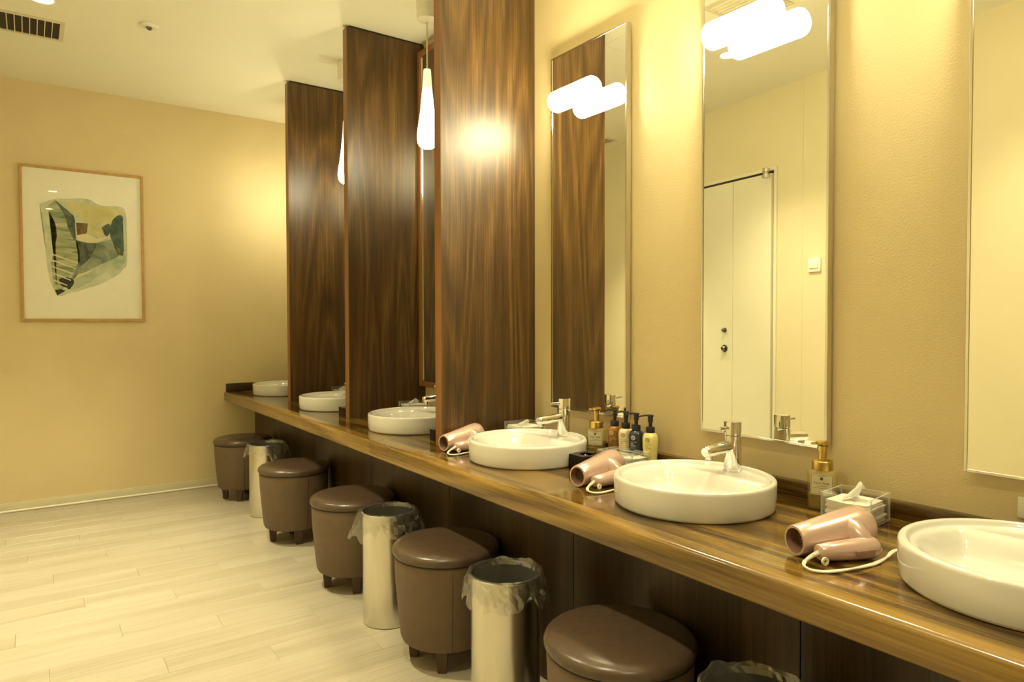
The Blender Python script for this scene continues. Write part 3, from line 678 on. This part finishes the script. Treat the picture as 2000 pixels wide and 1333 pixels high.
# ------------------------------------------------------------------ smoked acrylic swab boxes
def swab_box(lab, loc, labs):
    t = thing('swab_box', lab, 'box', loc, 0, 'smoked acrylic boxes on the counter'); a, b, h, th = .050, .045, .046, .003
    m = MB(); m.box((-a, -b, .0005), (a, b, .0005+th)); m.build('base', 'acrylic_smoke', t, smooth=0)
    for p, q in (((-a, -b, .0005+th), (-a+th, b, h)), ((a-th, -b, .0005+th), (a, b, h)), ((-a+th, -b, .0005+th), (a-th, -b+th, h)), ((-a+th, b-th, .0005+th), (a-th, b, h))):
        sheet(p, q, None).build('side_panel', ['acrylic_smoke', 'smoke_edge'], t, smooth=0)
    n = 32
    m = MB(); o0 = [(.9*a*max(-1, min(1, 1.5*math.cos(2*PI*k/n)))/.9, b*max(-1, min(1, 1.5*math.sin(2*PI*k/n)))) for k in range(n)]; i0 = [(.026*math.cos(2*PI*k/n), .026*math.sin(2*PI*k/n)) for k in range(n)]
    rings = [[(x, y, h+.0003) for x, y in i0], [(x, y, h+.0003) for x, y in o0], [(x, y, h+.003) for x, y in o0], [(x, y, h+.003) for x, y in i0], [(x, y, h+.0003) for x, y in i0]]
    m.loft(rings, False, False); m.build('lid', 'acrylic_smoke', t, smooth=0)
    s = thing('cotton_swabs', labs, 'cotton swabs', (loc[0], loc[1], loc[2]+.004), 0, 'cotton swabs in the smoked boxes')
    rnd = random.Random(3)
    for k in range(14):
        x, y = rnd.uniform(-.034, .034), rnd.uniform(-.030, .030); L = .030
        m = MB(); m.tube([(x, y, .0005), (x, y, .006), (x+rnd.uniform(-.002,.002), y, .030), (x, y, .036), (x, y, .039)], [.0022, .003, .0012, .0030, .0012], 8); m.build('swab', 'tissue', s)
swab_box('small smoked acrylic box beside the hair dryer left of the middle sink', (-.262, 1.792, ZC+.0006), 'white cotton swabs in the smoked box by the middle sink')
swab_box('small smoked acrylic box behind the foot of the nearest partition', (-.385, 2.578, ZC+.0006), 'white cotton swabs in the smoked box behind the nearest partition')
swab_box('small smoked acrylic box behind the foot of the middle partition', (-.410, 3.585, ZC+.0006), 'white cotton swabs in the smoked box behind the middle partition')

# ------------------------------------------------------------------ foam soap dispensers
def superring(a, b, z, n=48, e=3.2):
    P = []
    for k in range(n):
        c, s = math.cos(2*PI*k/n), math.sin(2*PI*k/n)
        P.append((a*math.copysign(abs(c)**(2/e), c), b*math.copysign(abs(s)**(2/e), s), z))
    return P
def soap(lab, loc, rotz, level):
    # local: label faces -y
    t = thing('soap_dispenser', lab, 'soap bottle', loc, rotz, 'gold-topped foam soap bottles'); a, b = .037, .026
    m = MB(); m.loft([superring(a*k, b*k, z) for k, z in ((.93, .0005), (1, .004), (1, .098), (.97, .103), (.80, .106))]); m.build('bottle', 'bottle_clear', t, smooth=50)
    m = MB(); m.loft([superring((a-.0025)*k, (b-.0025)*k, z) for k, z in ((.95, .004), (1, .007), (1, level))]); m.build('liquid', 'soap_liquid', t, smooth=50)
    m = MB(); m.lathe([(.0265, .1065), (.0270, .108), (.0270, .130), (.0255, .132), (.012, .1325)], 36); m.build('collar', 'gold', t)
    m = MB(); m.lathe([(.0110, .1325), (.0110, .158), (.0135, .1585), (.0135, .172), (.0110, .173)], 28); m.build('pump_stem', 'gold', t)
    m = MB(); m.lathe([(.010, .1735), (.0165, .175), (.0185, .179), (.0175, .183), (.012, .185), (.003, .1855)], 28); hdp = m.build('pump_head', 'gold', t)
    m = MB(); m.loft([[(-.012-.0*k, y, z) for y, z in ((-.008, .1745), (.008, .1745), (.008, .182), (-.008, .182))] for k in (0,)] + [[(x, y*s, .1745+(z-.1745)*s-.001) for y, z in ((-.008, .1745), (.008, .1745), (.008, .182), (-.008, .182))] for x, s in ((-.022, .85), (-.029, .65))]); m.build('nozzle', 'gold', hdp, smooth=0)
    def on(s, zz, off):   # wrap on the front face of the bottle
        x = max(-.036, min(.036, s)); f = max(0, 1-abs(x/a)**3.2)**(1/3.2); return (x, -b*f-off, zz)
    w_, z0, z1 = .0285, .042, .098
    m = MB(); g = [[m.bm.verts.new(on(-w_+2*w_*i/12, z, .0006)) for i in range(13)] for z in (z0, z1)]
    for i in range(12): m.bm.faces.new((g[0][i], g[0][i+1], g[1][i+1], g[1][i]))
    bmesh.ops.solidify(m.bm, geom=m.bm.faces[:], thickness=.0002)
    lb = m.build('label', 'label', t, smooth=0)
    m = MB(); pl_ = lambda s, zz: on(s, zz, .0011)
    def strip(s0, s1, za, zb):
        nseg = 10
        for i in range(nseg):
            u0, u1 = s0+(s1-s0)*i/nseg, s0+(s1-s0)*(i+1)/nseg; m.poly([pl_(u0, za), pl_(u1, za), pl_(u1, zb), pl_(u0, zb)])
    for za, zb in ((z0+.002, z0+.0027), (z1-.0027, z1-.002)): strip(-w_+.002, w_-.002, za, zb)
    for sa, sb in ((-w_+.002, -w_+.0027), (w_-.0027, w_-.002)): strip(sa, sb, z0+.002, z1-.002)
    m.poly([pl_(.0038*math.cos(2*PI*k/20), .086+.0042*math.sin(2*PI*k/20)) for k in range(20)])
    for k, (zz, hw_, step) in enumerate(((.0925, .009, .0022), (.0655, .012, .0026), (.0600, .020, .0024), (.0490, .006, .0022))):
        s = -hw_
        while s < hw_: strip(s, s+step*.6, zz, zz+.0012); s += step
    text_into(m, [('Foam Soap', .0088, 0, .0715, 'CENTER')], pl_)
    m.build('lettering', 'ink', lb, smooth=0)
soap('gold-topped clear foam soap bottle behind the acrylic tissue box at right', (-.092, 1.022, ZC+.0006), math.radians(-64), .040)
soap('gold-topped clear foam soap bottle left of the amber lotion bottle', (-.078, 1.946, ZC+.0006), math.radians(-52), .030)

# ------------------------------------------------------------------ lotion bottles
def lotion(name, lab, mat_, ink, loc, rotz, words):
    t = thing(name, lab, 'lotion bottle', loc, rotz, 'pump lotion bottles in a row')
    prof = [(.0200, .0005), (.0222, .003), (.0240, .03), (.0262, .07), (.0275, .092), (.0272, .104), (.0245, .114), (.0185, .1195), (.0135, .1215)]
    m = MB(); m.lathe(prof, 44); m.build('bottle', mat_, t, smooth=50)
    m = MB(); m.lathe([(.0155, .1216), (.0158, .123), (.0158, .1395), (.0148, .141), (.007, .1412)], 32); m.build('collar', 'black_plastic', t)
    m = MB(); m.lathe([(.0065, .1412), (.0065, .158), (.0092, .1585), (.0092, .174), (.0100, .1785)], 24); m.build('pump_stem', 'black_plastic', t)
    m = MB(); m.loft([[(x, y*wd, z+dz) for y, z in ((-1, .1785), (1, .1785), (.8, .1835), (-.8, .1835))] for x, wd, dz in ((.0115, .0085, 0), (-.004, .0100, .0008), (-.018, .0070, .0002), (-.036, .0045, -.0035), (-.042, .0035, -.0065))]); m.build('pump_head', 'black_plastic', t, smooth=40)
    def rad(z):
        for (r0, z0), (r1, z1) in zip(prof, prof[1:]):
            if z0 <= z <= z1: return r0+(r1-r0)*(z-z0)/(z1-z0)
        return .026
    def pl_(s, z, off=.0006):
        r = rad(z)+off; a = -PI/2 - .30 + s/r; return (r*math.cos(a), r*math.sin(a), z)
    m = MB()
    n = 28; c = (.0, .0975)   # round emblem: ring with two inner strokes
    for k in range(n):
        a0_, a1_ = 2*PI*k/n, 2*PI*(k+1)/n
        m.poly([pl_(c[0]+r*math.cos(a), c[1]+r*math.sin(a)) for r, a in ((.0078, a0_), (.0078, a1_), (.0064, a1_), (.0064, a0_))])
    for d0 in (-.0022, .0022):
        m.poly([pl_(c[0]+x, c[1]+z+d0) for x, z in ((-.0055, .0022), (-.0045, .0034), (.0055, -.0014), (.0048, -.0026))])
    for k in range(7): m.poly([pl_(-.010+k*.0024, .0815), pl_(-.010+k*.0024+.0014, .0815), pl_(-.010+k*.0024+.0014, .0828), pl_(-.010+k*.0024, .0828)])
    m.poly([pl_(.0095+.0016*math.cos(2*PI*k/10), .0822+.0016*math.sin(2*PI*k/10)) for k in range(10)])
    text_into(m, [(words[0], .0060, -.0105, .0735, 'LEFT'), (words[1], .0060, -.0105, .0665, 'LEFT')], pl_)
    for k in range(4): m.poly([pl_(-.0085+k*.0022, .0605), pl_(-.0085+k*.0022+.0014, .0605), pl_(-.0085+k*.0022+.0014, .0617), pl_(-.0085+k*.0022, .0617)])
    m.build('lettering', ink, t, smooth=0)
bz = ZC+.0006
lotion('lotion_bottle', 'amber pump bottle with black pump, leftmost of the row', 'amber', 'cream_lotion', (-.058, 1.866, bz), math.radians(-52), ('CLEANSING', 'OIL'))
lotion('lotion_bottle', 'cream pump bottle with black pump between amber and blue bottles', 'cream_lotion', 'ink', (-.066, 1.799, bz), math.radians(-52), ('MOISTURE', 'MILK'))
lotion('lotion_bottle', 'dark blue pump bottle with black pump', 'blue_bottle', 'ink_white', (-.072, 1.741, bz), math.radians(-52), ('SKIN', 'TONIC'))
lotion('lotion_bottle', 'pale yellow pump bottle with black pump, rightmost of the row', 'yellow_lotion', 'ink', (-.068, 1.676, bz), math.radians(-52), ('SKIN', 'LOTION'))

# ------------------------------------------------------------------ outlet plate at the right edge
t = thing('wall_outlet', 'pale outlet plate low on the wall at the right edge', 'outlet', (0, .555, .790))
m = MB(); m.box((-.008, -.045, -.025), (-.0005, .045, .025), .002); m.build('plate', 'white_plastic', t)
m = MB(); m.box((-.0095, -.030, -.012), (-.008, .030, .012), .0005, 1); m.build('socket', 'bead', t)
